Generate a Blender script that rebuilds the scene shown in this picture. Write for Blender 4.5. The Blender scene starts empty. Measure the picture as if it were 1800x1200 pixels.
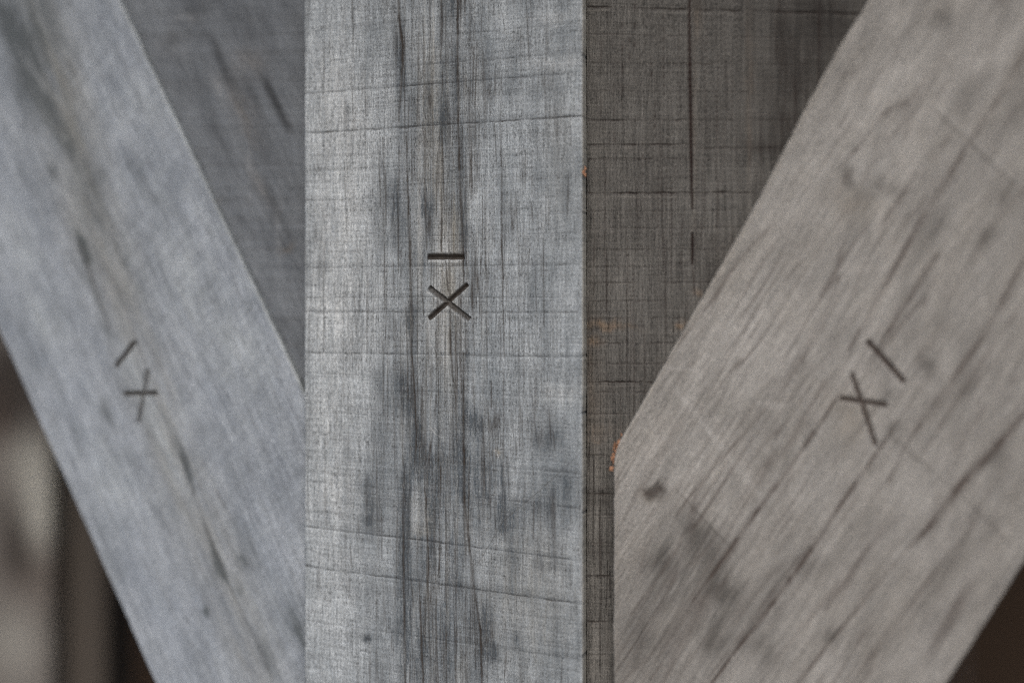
import bpy, math
import numpy as np

# ------------------------------------------------------------------ camera, world, sun, exposure
sc = bpy.context.scene
W0, H0 = 1800.0, 1200.0                      # photograph's size, used to measure with
YAW = math.radians(10.5)
LENS, SENS, DIST = 70.0, 36.0, 1.40
AIM = np.array([0.0, 0.0, 1.45])
CAM = AIM + DIST * np.array([math.sin(YAW), -math.cos(YAW), 0.0])
FWD = np.array([-math.sin(YAW), math.cos(YAW), 0.0])
RGT = np.array([math.cos(YAW), math.sin(YAW), 0.0])
UP = np.array([0.0, 0.0, 1.0])

def at(px, py, depth):
    """where the sight line of a measured point meets the plane standing `depth` metres behind the post's face"""
    k = SENS / LENS / W0
    d = FWD + RGT * ((px - 900) * k) + UP * ((600 - py) * k)
    t = (depth - CAM[1]) / d[1]
    p = CAM + d * t
    return np.array([p[0], p[2]])

cd = bpy.data.cameras.new('camera')
cam = bpy.data.objects.new('camera', cd)
sc.collection.objects.link(cam)
cam.location = CAM
cam.rotation_euler = (math.radians(90), 0, YAW)
cd.lens = LENS
cd.sensor_width = SENS
cd.clip_start = 0.05
cd.clip_end = 200
cd.dof.use_dof = True
fp = at(790, 560, 0.0)
cd.dof.focus_distance = float(np.dot(np.array([fp[0], 0, fp[1]]) - CAM, FWD))
cd.dof.aperture_fstop = 0.60
cd.dof.aperture_blades = 0
sc.camera = cam

SUN_EL, SUN_AZ = math.radians(40), math.radians(176)      # azimuth from +Y, clockwise: light comes from the front left
world = bpy.data.worlds.new('World')
sc.world = world
world.use_nodes = True
wn = world.node_tree.nodes
wl = world.node_tree.links
sky = wn.new('ShaderNodeTexSky')
sky.sky_type = 'NISHITA'
sky.sun_disc = False
sky.sun_elevation = SUN_EL
sky.sun_rotation = SUN_AZ % (2 * math.pi)
sky.dust_density = 3.0
sky.air_density = 0.8
wl.new(sky.outputs[0], wn['Background'].inputs[0])
wn['Background'].inputs[1].default_value = 0.10

sd = bpy.data.lights.new('sun', 'SUN')
sd.energy = 1.2
sd.angle = math.radians(55)
sd.color = (1.0, 0.97, 0.93)
sun = bpy.data.objects.new('sun', sd)
sc.collection.objects.link(sun)
from mathutils import Vector
sdir = Vector((math.sin(SUN_AZ) * math.cos(SUN_EL), math.cos(SUN_AZ) * math.cos(SUN_EL), math.sin(SUN_EL)))
sun.rotation_euler = sdir.to_track_quat('Z', 'Y').to_euler()
sun.location = sdir * 6

sc.view_settings.view_transform = 'Standard'
sc.view_settings.look = 'None'
sc.view_settings.exposure = 0.72
sc.view_settings.gamma = 1.0
sc.render.engine = 'CYCLES'
sc.cycles.use_denoising = False
sc.cycles.filter_width = 1.1
sc.render.resolution_x, sc.render.resolution_y = 1024, 682

# ------------------------------------------------------------------ numeric helpers
def _hash(ix, iy, seed):
    n = (ix.astype(np.int64) * 374761393 + iy.astype(np.int64) * 668265263 + seed * 982451653) & 0xffffffff
    n = ((n ^ (n >> 13)) * 1274126177) & 0xffffffff
    n = ((n ^ (n >> 16)) * 2246822519) & 0xffffffff
    return ((n ^ (n >> 15)) & 0xffffff) / float(0xffffff)

def vn(x, y, seed=0):
    """smooth value noise, -1..1"""
    ix, iy = np.floor(x), np.floor(y)
    fx, fy = x - ix, y - iy
    fx = fx * fx * (3 - 2 * fx); fy = fy * fy * (3 - 2 * fy)
    a = _hash(ix, iy, seed); b = _hash(ix + 1, iy, seed)
    c = _hash(ix, iy + 1, seed); d = _hash(ix + 1, iy + 1, seed)
    return (a + (b - a) * fx + (c - a) * fy + (a - b - c + d) * fx * fy) * 2 - 1

def fbm(x, y, seed=0, octv=4, gain=0.55):
    s, a, t = 0, 1.0, 0
    for i in range(octv):
        s = s + a * vn(x * 2 ** i + 17.3 * i, y * 2 ** i - 9.1 * i, seed + i * 7)
        t += a; a *= gain
    return s / t

def sstep(a, b, x):
    t = np.clip((x - a) / (b - a), 0, 1)
    return t * t * (3 - 2 * t)

class Face:
    """a timber's front face: points measured on it are turned into millimetres on its plane"""
    def __init__(self, depth, grain_deg):
        self.depth = depth
        self.ga = math.radians(grain_deg)      # lean of the grain from vertical, + = top leans right
    def mm(self, px, py):
        p = at(px, py, self.depth)
        return p[0] * 1000, (1.45 - p[1]) * 1000           # x right, y down

def seg_line(X, Y, pts, width, taper=True):
    """soft line along a polyline, 0..1; pts in mm; width in mm (half)"""
    out = np.zeros_like(X)
    pts = np.array(pts, float)
    lo = pts.min(0) - width * 4; hi = pts.max(0) + width * 4
    m = (X > lo[0]) & (X < hi[0]) & (Y > lo[1]) & (Y < hi[1])
    if not m.any():
        return out
    x, y = X[m], Y[m]
    best = np.full(x.shape, 1e9); tt = np.zeros_like(x)
    L = np.hypot(*(pts[1:] - pts[:-1]).T); cum = np.concatenate([[0], np.cumsum(L)])
    for i in range(len(pts) - 1):
        a, b = pts[i], pts[i + 1]
        d = b - a; l2 = (d * d).sum()
        t = np.clip(((x - a[0]) * d[0] + (y - a[1]) * d[1]) / l2, 0, 1)
        dist = np.hypot(x - a[0] - t * d[0], y - a[1] - t * d[1])
        c = dist < best
        best = np.where(c, dist, best); tt = np.where(c, (cum[i] + t * L[i]) / cum[-1], tt)
    w = width * (0.25 + 0.75 * np.sqrt(np.clip(4 * tt * (1 - tt), 0, 1))) if taper else width
    out[m] = np.exp(-(best / w) ** 2)
    return out

def blob(X, Y, c, w, h, ang):
    """soft ellipse, half sizes w across and h along the direction leaning `ang`"""
    dx, dy = X - c[0], Y - c[1]
    ca, sa = math.cos(ang), math.sin(ang)
    u = dx * ca + dy * sa
    v = -dx * sa + dy * ca
    return np.exp(-(u / w) ** 2 - (v / h) ** 2)

# ------------------------------------------------------------------ materials
def wood(name, light, mid, dark, warm, pale, crack, fibre=1.0, saw=1.0, rough=0.85, contrast=1.0, soakk=1.0):
    m = bpy.data.materials.new(name)
    m.use_nodes = True
    nt = m.node_tree; N = nt.nodes; L = nt.links
    bsdf = N['Principled BSDF']
    bsdf.inputs['Roughness'].default_value = rough
    bsdf.inputs['Specular IOR Level'].default_value = 0.25
    ga = N.new('ShaderNodeAttribute'); ga.attribute_name = 'grain'
    sep = N.new('ShaderNodeSeparateXYZ'); L.new(ga.outputs['Vector'], sep.inputs[0])
    def attr(n):
        a = N.new('ShaderNodeAttribute'); a.attribute_name = n; return a.outputs['Fac']
    def vec(sx, sy, yi=1, off=0.0):
        c = N.new('ShaderNodeCombineXYZ')
        for i, s, k in ((0, sx, 0), (1, sy, yi)):
            mu = N.new('ShaderNodeMath'); mu.operation = 'MULTIPLY_ADD'
            L.new(sep.outputs[k], mu.inputs[0]); mu.inputs[1].default_value = s; mu.inputs[2].default_value = off
            L.new(mu.outputs[0], c.inputs[i])
        return c.outputs[0]
    def noise(v, detail=3, rgh=0.55, dist=0.0):
        n = N.new('ShaderNodeTexNoise'); n.inputs['Scale'].default_value = 1.0
        n.inputs['Detail'].default_value = detail; n.inputs['Roughness'].default_value = rgh
        n.inputs['Distortion'].default_value = dist
        L.new(v, n.inputs['Vector']); return n.outputs['Fac']
    def mr(x, a, b, c, d):
        n = N.new('ShaderNodeMapRange'); L.new(x, n.inputs[0])
        for i, q in enumerate((a, b, c, d)): n.inputs[i + 1].default_value = q
        return n.outputs[0]
    def math_(op, a, b):
        n = N.new('ShaderNodeMath'); n.operation = op
        for i, q in enumerate((a, b)):
            if isinstance(q, (int, float)): n.inputs[i].default_value = q
            else: L.new(q, n.inputs[i])
        return n.outputs[0]
    def mix(f, a, b):
        n = N.new('ShaderNodeMix'); n.data_type = 'RGBA'
        if isinstance(f, (int, float)): n.inputs[0].default_value = f
        else: L.new(f, n.inputs[0])
        for i, q in ((6, a), (7, b)):
            if isinstance(q, tuple): n.inputs[i].default_value = (*q, 1)
            else: L.new(q, n.inputs[i])
        return n.outputs[2]
    tone = noise(vec(0.045, 0.016, off=3.1), 5, 0.6)
    c = mix(mr(tone, 0.32, 0.68, 0, 1), mid, light)
    c = mix(math_('MULTIPLY', attr('warm'), 1.0), c, warm)
    c = mix(attr('pale'), c, pale)
    fib = noise(vec(0.85, 0.045), 4, 0.68)                     # fibres
    fib2 = noise(vec(1.15, 0.30, off=7.7), 3, 0.75)              # short fuzz
    pores = noise(vec(1.0, 0.62, off=1.3), 3, 0.75)              # specks
    sawn = noise(vec(0.035, 0.75, yi=2, off=5.5), 4, 0.6)      # band-saw ridges across the grain
    soak = math_('ADD', mr(fib, 0.2, 0.8, -0.9 * soakk, 0.9 * soakk), mr(fib2, 0.2, 0.8, -1.1 * soakk, 1.1 * soakk))
    soak = math_('MULTIPLY', attr('stain_shade'), math_('MAXIMUM', math_('ADD', soak, 1.0), 0.0))
    c = mix(mr(soak, 0.0, 0.92, 0.0, 0.92), c, dark)
    g = math_('ADD', mr(fib, 0.25, 0.75, -0.36 * fibre, 0.36 * fibre), mr(fib2, 0.25, 0.75, -0.42 * fibre, 0.42 * fibre))
    g = math_('ADD', g, mr(sawn, 0.25, 0.75, -0.15 * saw, 0.15 * saw))
    g = math_('ADD', g, mr(pores, 0.30, 0.72, 0.26 * fibre, -0.40 * fibre))
    g = math_('ADD', g, attr('tone'))
    g = math_('ADD', math_('MULTIPLY', g, contrast), 1.0)
    g = math_('MAXIMUM', g, 0.12)
    hs = N.new('ShaderNodeVectorMath'); hs.operation = 'SCALE'
    L.new(c, hs.inputs[0]); L.new(g, hs.inputs['Scale'])
    c = mix(attr('crack'), hs.outputs[0], crack)
    L.new(c, bsdf.inputs['Base Color'])
    b = N.new('ShaderNodeBump'); b.inputs['Distance'].default_value = 0.0005
    b.inputs['Strength'].default_value = 0.8
    hh = math_('ADD', math_('MULTIPLY', fib, 0.9), math_('ADD', math_('MULTIPLY', fib2, 0.8), math_('MULTIPLY', sawn, 0.5)))
    L.new(hh, b.inputs['Height']); L.new(b.outputs[0], bsdf.inputs['Normal'])
    return m

# ------------------------------------------------------------------ timber builder
def spaced(a, b, lo, hi, fine, coarse):
    """a..b with fine steps between lo and hi and coarse ones outside"""
    out = []
    if a < lo: out.append(np.linspace(a, lo, max(2, int((lo - a) / coarse) + 1))[:-1])
    f0, f1 = max(a, lo), min(b, hi)
    out.append(np.linspace(f0, f1, int((f1 - f0) / fine) + 1))
    if b > hi: out.append(np.linspace(hi, b, max(2, int((b - hi) / coarse) + 1))[1:])
    return np.concatenate(out)

def link_mesh(name, verts, faces, mat, attrs, parent=None):
    me = bpy.data.meshes.new(name)
    me.vertices.add(len(verts)); me.vertices.foreach_set('co', verts.astype(np.float32).ravel())
    quads, ngons = faces
    idx = [quads.ravel()] + [np.array(n) for n in ngons]
    me.loops.add(sum(len(i) for i in idx))
    me.loops.foreach_set('vertex_index', np.concatenate(idx).astype(np.int32))
    starts = list(np.arange(len(quads)) * 4); s = len(quads) * 4
    tot = [4] * len(quads)
    for n in ngons: starts.append(s); s += len(n); tot.append(len(n))
    me.polygons.add(len(starts))
    me.polygons.foreach_set('loop_start', np.array(starts, np.int32))
    me.polygons.foreach_set('loop_total', np.array(tot, np.int32))
    me.polygons.foreach_set('use_smooth', np.ones(len(starts), bool))
    for k, v in attrs.items():
        if v.ndim == 2:
            a = me.attributes.new(k, 'FLOAT_VECTOR', 'POINT'); a.data.foreach_set('vector', v.astype(np.float32).ravel())
        else:
            a = me.attributes.new(k, 'FLOAT', 'POINT'); a.data.foreach_set('value', v.astype(np.float32).ravel())
    me.update(); me.validate()
    me.materials.append(mat)
    o = bpy.data.objects.new(name, me)
    sc.collection.objects.link(o)
    if parent: o.parent = parent
    return o

def timber(name, face, xl, xr, y0, y1, thick, step, paint, mat, grooves=(), rad=1.6, seed=1, jag=0.5, view=(-262, 262)):
    """xl(y), xr(y): edges in mm; y0..y1: top and bottom in mm (down); paint(X,Y,A,V) -> dict of masks + height (mm)"""
    rows = spaced(y0, y1, view[0], view[1], step, 25.0)
    l = xl(rows); r = xr(rows)
    l = l + jag * (0.7 * fbm(rows / 22, rows * 0 + 3.3, seed, 4)) + jag * 0.18 * vn(rows / 2.6, rows * 0, seed + 5)
    r = r + jag * (0.7 * fbm(rows / 22, rows * 0 + 9.3, seed + 1, 4)) + jag * 0.18 * vn(rows / 2.6, rows * 0, seed + 6)
    l = l + jag * 3.0 * np.clip(vn(rows / 5.0, rows * 0, seed + 15) - .72, 0, 1)
    r = r - jag * 3.0 * np.clip(vn(rows / 5.0, rows * 0, seed + 16) - .72, 0, 1)
    r = np.maximum(r, l + 0.6)
    w = r - l
    rd = np.minimum(rad, w / 4)
    nf = int(np.median(w[(rows > view[0]) & (rows < view[1])]) / step) + 2
    s = np.linspace(0, 1, nf)
    FX = (l + rd)[:, None] + (w - 2 * rd)[:, None] * s[None, :]
    FY = np.repeat(rows[:, None], nf, 1)
    # corner arcs and sides
    arcs = np.radians([18, 38, 58, 78])
    side_d = np.array([2, 4, 7, 11, 16, 22, 28, 34, 42, 60, thick])
    side_d = side_d[side_d <= thick]
    if side_d[-1] != thick: side_d = np.append(side_d, thick)
    def side(edge, sgn):
        xs, ds = [], []
        for a in arcs:
            xs.append(edge + sgn * rd * (1 - math.sin(a)) * -1 * -1 if False else edge - sgn * rd * (1 - math.sin(a)))
            ds.append(rd * (1 - math.cos(a)))
        for d in side_d:
            xs.append(edge + 0 * rd); ds.append(np.full_like(rd, float(d)))
        return np.array(xs).T, np.array(ds).T
    RX, RD = side(r, 1)
    LX, LD = side(l, -1)
    PX = np.concatenate([FX, RX, LX[:, ::-1]], 1)
    PY = np.repeat(rows[:, None], PX.shape[1], 1)
    A = PX * math.cos(face.ga) + PY * math.sin(face.ga)
    V = -PX * math.sin(face.ga) + PY * math.cos(face.ga)
    D = np.concatenate([np.zeros_like(FX), RD, LD[:, ::-1]], 1)
    K = PX.shape[1]
    sgn = np.concatenate([np.zeros(nf), np.ones(RX.shape[1]), -np.ones(LX.shape[1])])
    A2 = A + D * sgn[None, :]
    P = paint(PX, PY, A, V, D)
    onface = np.exp(-(D / 1.2) ** 2)
    edge_d = np.minimum(PX - l[:, None], r[:, None] - PX)
    inner = sstep(0.0, 2.5, edge_d)
    H = P.get('h', 0) * onface * (0.25 + 0.75 * inner)
    # carved grooves
    G = np.zeros_like(PX); gid = np.full(PX.shape, -1)
    gdark = np.zeros_like(PX)
    for gi, strokes in enumerate(grooves):
        for st in strokes:
            p, q = np.array(face.mm(*st['a'])), np.array(face.mm(*st['b']))
            d = q - p; Ln = np.hypot(*d); d = d / Ln; n = np.array([-d[1], d[0]])
            if n[1] < 0 or (abs(n[1]) < 1e-6 and n[0] > 0): n = -n                        # n points down the face
            wob = 0.20 * vn(PX / 3.1, PY / 3.1, 40 + gi) + 0.16 * vn(PX / 0.9, PY / 0.9, 44 + gi)
            tt = (PX - p[0]) * d[0] + (PY - p[1]) * d[1]
            nn = (PX - p[0]) * n[0] + (PY - p[1]) * n[1] + wob
            hw = st['w'] / 2
            tn = nn / hw                                     # -1 upper lip .. +1 lower lip
            pk = st.get('peak', -0.55)
            up = sstep(-1.0, pk, tn); lo = 1 - sstep(pk, 1.0, tn) if st.get('round') else np.clip((1 - tn) / (1 - pk), 0, 1)
            prof = np.where(tn < pk, up, lo)
            e = st.get('end', 1.2)
            ends = sstep(-0.2, e, tt) * sstep(-0.2, e, Ln - tt)
            g = prof * ends * st['d'] * onface
            hit = g > G
            G = np.where(hit, g, G); gid = np.where(hit & (g > 0.06 * st['d']), gi, gid)
            gdark = np.where(hit, st.get('bed_dark', 0.8) * np.clip(g / (0.35 * st['d']), 0, 1), gdark)  # cut beds darkened, each stroke by its own strength
            # a raised lower lip, its lit edge painted paler
            lip = np.exp(-((tn - 1.28) / 0.32) ** 2) * sstep(0, 2, tt) * sstep(0, 2, Ln - tt) * onface
            P['pale'] = np.clip(P['pale'] + st.get('lip', 0.5) * lip, 0, 1)
            H = H + 0.12 * lip
    yy = face.depth * 1000 + D - H + G
    co = np.stack([PX / 1000, yy / 1000, 1.45 - PY / 1000], -1).reshape(-1, 3)
    P['crack'] = np.clip(np.maximum(P['crack'], gdark), 0, 1)
    saw = P.get('saw', V)
    att = {'grain': np.stack([A2, V, saw], -1).reshape(-1, 3)}
    for k in ('stain_shade', 'warm', 'pale', 'crack', 'tone'):
        q = P.get(k, np.zeros_like(PX))
        att[k] = (q if k == 'tone' else np.clip(q, 0, 1)).reshape(-1)
    R = len(rows)
    i = np.arange(R - 1)[:, None] * K; j = np.arange(K)[None, :]; j2 = (j + 1) % K
    quads = np.stack([i + j, i + K + j, i + K + j2, i + j2], -1)
    fg = gid
    gq = np.full((R - 1, K), -1)
    c4 = np.stack([fg[:-1, :], fg[1:, :], np.roll(fg, -1, 1)[:-1, :], np.roll(fg, -1, 1)[1:, :]], -1)
    gq = np.where((c4 >= 0).sum(-1) >= 3, c4.max(-1), -1)
    ng = [list(range(K)), [(R - 1) * K + k for k in reversed(range(K))]]
    body = link_mesh(name, co, (quads[gq < 0].reshape(-1, 4), ng), mat, att)
    kids = []
    for gi in range(len(grooves)):
        q = quads[gq == gi].reshape(-1, 4)
        used, inv = np.unique(q.ravel(), return_inverse=True)
        a2 = {k: v[used] for k, v in att.items()}
        kids.append(link_mesh('carved_letter', co[used], (inv.reshape(-1, 4), []), mat, a2, body))
    return body, kids

def tag(o, label=None, cat=None, group=None, kind=None):
    if label: o['label'] = label
    if cat: o['category'] = cat
    if group: o['group'] = group
    if kind: o['kind'] = kind

def lin(p, q):
    """x(y) through two measured points in mm"""
    (xa, ya), (xb, yb) = p, q
    return lambda y: xa + (y - ya) * (xb - xa) / (yb - ya)

PXMM = 0.4                                   # one measured pixel is about 0.4 mm on the post

def cracks_on(face, X, Y, items, wob=1.0, seed=3, floor=.28):
    """items: (points, width px, strength)"""
    Xw = X + wob * (0.6 * fbm(X / 9, Y / 14, seed, 3) + 0.42 * fbm(X / 1.2, Y / 3, seed + 9, 2))
    out = np.zeros_like(X)
    brk = 0.80 + 0.75 * vn(X / 9, Y / 16, seed + 2) + 0.5 * fbm(X / 2, Y / 4, seed + 6, 3)
    for pts, w, s in items:
        p = [face.mm(*q) for q in pts]
        out = np.maximum(out, seg_line(Xw, Y, p, w * PXMM / 2) * min(s, 1.6) * np.clip(brk, floor, 1))
    return out

def blobs_on(face, X, Y, A, V, items, seed=5, rough=0.55):
    """items: (x, y, half width px, half height px, strength[, lean deg])"""
    out = np.zeros_like(X)
    fray = 1 + 1.3 * rough * fbm(A / 3.2, V / 20, seed, 4) + 1.5 * rough * fbm(A / 1.0, V / 14, seed + 3, 3)
    Xw = X + 2.0 * fbm(A / 8, V / 12, seed + 1, 3); Yw = Y + 4.0 * fbm(A / 6, V / 20, seed + 2, 3)
    for it in items:
        x, y, w, h, s = it[:5]
        ang = math.radians(it[5]) if len(it) > 5 else face.ga
        out += blob(Xw, Yw, face.mm(x, y), w * PXMM, h * PXMM, ang) * s
    return out * np.clip(fray, 0.1, 2)

def saw_lines(face, X, S, A, items, width=0.5, seed=1):
    """cross-grain kerf lines at given rows; items: (saw coordinate mm, strength, fade-from x mm, fade-to x mm)"""
    out = np.zeros_like(X)
    wob = 0.6 * fbm(X / 7, S * 0 + 1, seed, 4) + 0.34 * vn(X / 1.3, S / 2, seed + 4)
    for s0, st, a, b in items:
        d = (S + wob - s0) / width
        m = np.abs(d) < 4
        amp = st * np.clip(0.6 + 1.15 * fbm(X / 9, S * 0 + s0, seed + 8, 4), 0.05, 1.2)
        amp = amp * sstep(a - 12, a + 6, X) * (1 - sstep(b - 6, b + 12, X))
        out += np.where(m, np.exp(-d * d) * amp, 0)
    return out

# ------------------------------------------------------------------ the five timbers' planes
F_post = Face(0.0, 0.0)
F_lb = Face(0.012, 0.0); F_lb.ga = math.radians(-25)
F_rb = Face(0.000, 0.0); F_rb.ga = math.radians(32)
F_lp = Face(0.019, 0.0); F_lp.ga = math.radians(-27)
F_rp = Face(0.015, 0.0)

PL = F_post.mm(535, 600)[0]
PR = F_post.mm(1025, 600)[0]

# ---- centre post
def paint_post(X, Y, A, V, D):
    f = F_post
    cx = f.mm(780, 600)[0]
    slope = np.interp(Y, [-260, -190, -100, 10, 130, 180, 260], [-0.05, -0.055, -0.02, 0.015, 0.10, 0.115, 0.11])
    S = Y - (X - cx) * slope
    def sy(py, px=780): return f.mm(px, py)[1]
    L0, R0 = PL, PR
    md = f.mm(700, 600)[0]
    lines = [(sy(62), .35, md, R0), (sy(112), .45, L0, R0), (sy(147), .9, L0, R0 - 20), (sy(135), .35, md, R0), (sy(80), .3, L0, md), (sy(128), .35, L0, md),
             (sy(220), 1.1, L0, R0), (sy(290), .4, L0, md), (sy(345), .45, L0, md), (sy(415), .35, L0, R0), (sy(385), .25, L0, md),
             (sy(468), .5, L0, R0), (sy(523), .5, L0, R0), (sy(549), .8, L0, R0), (sy(624), .9, L0, R0), (sy(662), .3, L0, md),
             (sy(690), .35, md, R0), (sy(706), .3, L0, md), (sy(760), .3, L0, R0), (sy(812), .35, L0, R0), (sy(868), .4, L0, R0),
             (sy(905), .35, L0, md), (sy(955), .9, L0, R0), (sy(1028), 1.0, L0, R0), (sy(1085), .3, L0, md), (sy(1125), .45, L0, R0),
             (sy(1165), .3, L0, md), (sy(30), .3, L0, R0), (sy(180), .25, L0, R0), (sy(255), .2, L0, md), (sy(315), .2, L0, R0),
             (sy(362), .25, L0, R0), (sy(440), .2, L0, md), (sy(500), .3, L0, md), (sy(585), .25, L0, R0), (sy(600), .2, md, R0),
             (sy(735), .25, L0, md), (sy(785), .3, L0, md), (sy(840), .25, L0, R0), (sy(925), .3, L0, md), (sy(985), .25, L0, R0),
             (sy(1060), .25, L0, R0), (sy(1145), .2, L0, R0), (sy(-90), .8, L0, R0), (sy(1290), .8, L0, R0)]
    kerf = saw_lines(f, X, S, A, lines, 0.5)
    band = fbm(X / 120, S / 4.2, 11, 4) + 0.6 * fbm(X / 40, S / 1.4, 12, 3)
    # cracks and dark grain lines running down
    C = [([(699, -40), (702, 33), (708, 83), (705, 150), (701, 215)], 5, .8),
         ([(714, 240), (716, 300), (718, 380), (720, 440), (722, 500), (724, 560), (723, 620), (728, 680), (732, 790)], 4.2, .75),
         ([(744, 30), (745, 130), (745, 230)], 2.6, .6), ([(745, 230), (747, 330), (750, 440)], 4, .6),
         ([(775, -30), (777, 40), (775, 110)], 4, .6), ([(804, -40), (804, 110), (806, 250), (808, 330), (813, 400), (815, 500)], 4.5, .85),
         ([(776, 330), (776, 443)], 3, .8), ([(783, 458), (788, 515)], 2.6, .75), ([(790, 545), (792, 620), (800, 700)], 3, .8),
         ([(882, 300), (882, 440), (885, 560), (887, 640)], 3.0, .8), ([(885, 640), (885, 760), (884, 860)], 2.4, .55),
         ([(801, 560), (801, 720)], 3, .75), ([(814, 620), (815, 760), (816, 880), (822, 930), (829, 1000), (835, 1050), (845, 1110), (848, 1240)], 4.5, .9),
         ([(796, 700), (797, 860)], 2.4, .5), ([(747, 740), (747, 860), (751, 940), (754, 1020)], 3.4, .8),
         ([(710, 820), (709, 940), (711, 1080), (713, 1240)], 4, .7), ([(737, 1020), (740, 1100), (745, 1240)], 3.4, .75),
         ([(766, 900), (766, 1240)], 2.4, .5), ([(800, 900), (802, 1100), (801, 1240)], 3, .6), ([(819, 900), (818, 1240)], 2.6, .5),
         ([(825, 0), (826, 70), (824, 140)], 2, .4), ([(835, 150), (836, 260)], 2.2, .5), ([(879, 180), (881, 300)], 2.2, .55),
         ([(915, 60), (916, 160)], 3, .4), ([(619, 0), (621, 70)], 2.4, .5), ([(920, 380), (922, 520)], 2, .4),
         ([(845, 440), (846, 600)], 2.2, .55), ([(752, 570), (753, 640)], 2.4, .5), ([(930, 640), (932, 700)], 2, .35),
         ([(817, 560), (818, 640)], 2.2, .5), ([(770, 470), (772, 600)], 2, .4), ([(860, 980), (862, 1120)], 2.4, .4),
         ([(648, 480), (648, 560)], 1.8, .35), ([(668, 220), (670, 380)], 1.8, .35), ([(695, 560), (696, 680)], 2.4, .4),
         ([(690, 690), (697, 800), (700, 880)], 2.4, .4), ([(760, 180), (762, 330)], 2, .45), ([(790, 150), (790, 300)], 1.8, .4),
         ([(1018, 850), (1019, 1000)], 2.4, .35), ([(843, 200), (842, 260)], 1.8, .4)]
    crack = cracks_on(f, X, Y, [(p, w * 1.15, min(1, q * 1.2)) for p, w, q in C], 0.8, 3, .65)
    many = np.zeros_like(X)
    rng = np.random.RandomState(4)
    for k in range(210):                        # hairline checks, densest down the middle
        x = 780 + rng.normal() * 95; y = rng.uniform(-30, 1230); Ln = rng.uniform(25, 190)
        if x < 550 or x > 1015: continue
        a, b = f.mm(x, y), f.mm(x + rng.uniform(-4, 6), y + Ln)
        many = np.maximum(many, seg_line(X, Y, [a, b], rng.uniform(.26, .48)) * rng.uniform(.3, .8))
    def ridge(a, v, sd, t): return np.clip(1 - np.abs(vn(a, v, sd)) / t, 0, 1)
    stri = ridge(A / 1.7, V / 140, 65, .13) * .6 + ridge(A / 3.1, V / 120, 66, .10) * .7
    stri += ridge(A / 0.95 + .4 * vn(A / 3, V / 20, 69), V / 32, 64, .20) * .55
    stri *= np.clip(.65 + .9 * vn(A / 9, V / 30, 67), 0, 1.3) * (.45 + .75 * np.exp(-((X - f.mm(790, 0)[0]) / 55.0) ** 2))
    many = np.maximum(many, .62 * stri)
    ledge_shade = np.zeros_like(X)  # soft shading beside the kerfs, painted: darker above, lighter below
    for q, st_, aa, bb in lines:
        if st_ > .32: ledge_shade += st_ * (np.where(S < q, np.exp(-((S - q) / 2.2) ** 2), -.7 * np.exp(-((S - q) / 1.6) ** 2))) * sstep(aa - 12, aa + 6, X) * (1 - sstep(bb - 6, bb + 12, X))
    wide = 0.5 * vn(A / 1.6, V / 70, 61) + 0.5 * vn(A / 3.3, V / 110, 62)
    St = [(702, 20, 9, 60, .35), (706, 90, 10, 40, .55), (705, 170, 13, 60, .4), (697, 360, 22, 55, .55), (690, 420, 30, 30, .25),
          (749, 365, 8, 45, .7), (735, 200, 18, 60, .2), (785, 215, 17, 45, .5), (800, 10, 14, 30, .5), (785, 120, 14, 20, .4), (778, 30, 10, 40, .4),
          (812, 330, 9, 60, .5), (815, 420, 8, 60, .45), (806, 130, 8, 100, .4), (860, 110, 60, 20, .22, 80), (900, 120, 14, 50, .2), (935, 165, 30, 25, .2),
          (722, 560, 9, 40, .35), (727, 610, 9, 50, .5), (700, 560, 25, 40, .15),
          (722, 700, 16, 50, .65), (730, 770, 10, 40, .65), (705, 690, 25, 50, .35), (660, 660, 26, 30, .25), (680, 720, 50, 18, .25, 90),
          (828, 738, 14, 22, .7), (812, 700, 10, 40, .4), (820, 620, 9, 40, .3), (842, 745, 10, 20, .3), (800, 800, 22, 40, .35), (850, 850, 35, 70, .38), (885, 850, 9, 50, .6), (885, 905, 20, 20, .4),
          (740, 815, 22, 40, .5), (712, 930, 8, 90, .75), (712, 850, 12, 40, .4), (655, 880, 30, 60, .28), (640, 860, 14, 25, .3), (646, 912, 8, 8, .6),
          (955, 770, 28, 20, .3), (945, 890, 34, 26, .3), (885, 930, 22, 10, .45), (990, 880, 26, 50, .3), (965, 990, 40, 22, .18),
          (757, 870, 9, 60, .3), (815, 850, 10, 80, .35), (718, 1010, 16, 60, .3), (755, 985, 12, 30, .35), (713, 1130, 12, 70, .55), (740, 1130, 9, 70, .35),
          (850, 1100, 26, 45, .4), (862, 1145, 18, 18, .6), (905, 1125, 14, 22, .3), (835, 1180, 12, 40, .4), (645, 1125, 7, 7, .7), (640, 1120, 26, 14, .2), (985, 1150, 24, 40, .2),
          (760, 1120, 26, 80, .22), (690, 1090, 20, 60, .2), (605, 780, 40, 30, .1), (950, 1060, 40, 40, .1), (610, 930, 14, 40, .12), (800, 1000, 16, 60, .22)]
    stain_shade = blobs_on(f, X, Y, A, V, St, 5)
    m0 = f.mm(775, 0)[0]
    core = np.exp(-((X - m0) / 34.0) ** 2)
    stain_shade += core * (0.26 + 0.2 * fbm(A / 1.3, V / 30, 22, 3) + 0.12 * fbm(A / 5, V / 30, 21, 3) + 0.18 * np.clip(wide, 0, 1)) * 1.0
    stain_shade += 0.36 * np.clip(fbm(A / 8, V / 42, 31, 4) - 0.02, 0, 1) + 0.25 * np.clip(fbm(A / 3.5, V / 16, 33, 4), 0, 1) + 0.35 * kerf * 0.5
    low = sstep(-10, 110, Y) * sstep(f.mm(560, 0)[0], f.mm(680, 0)[0], X)
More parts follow.
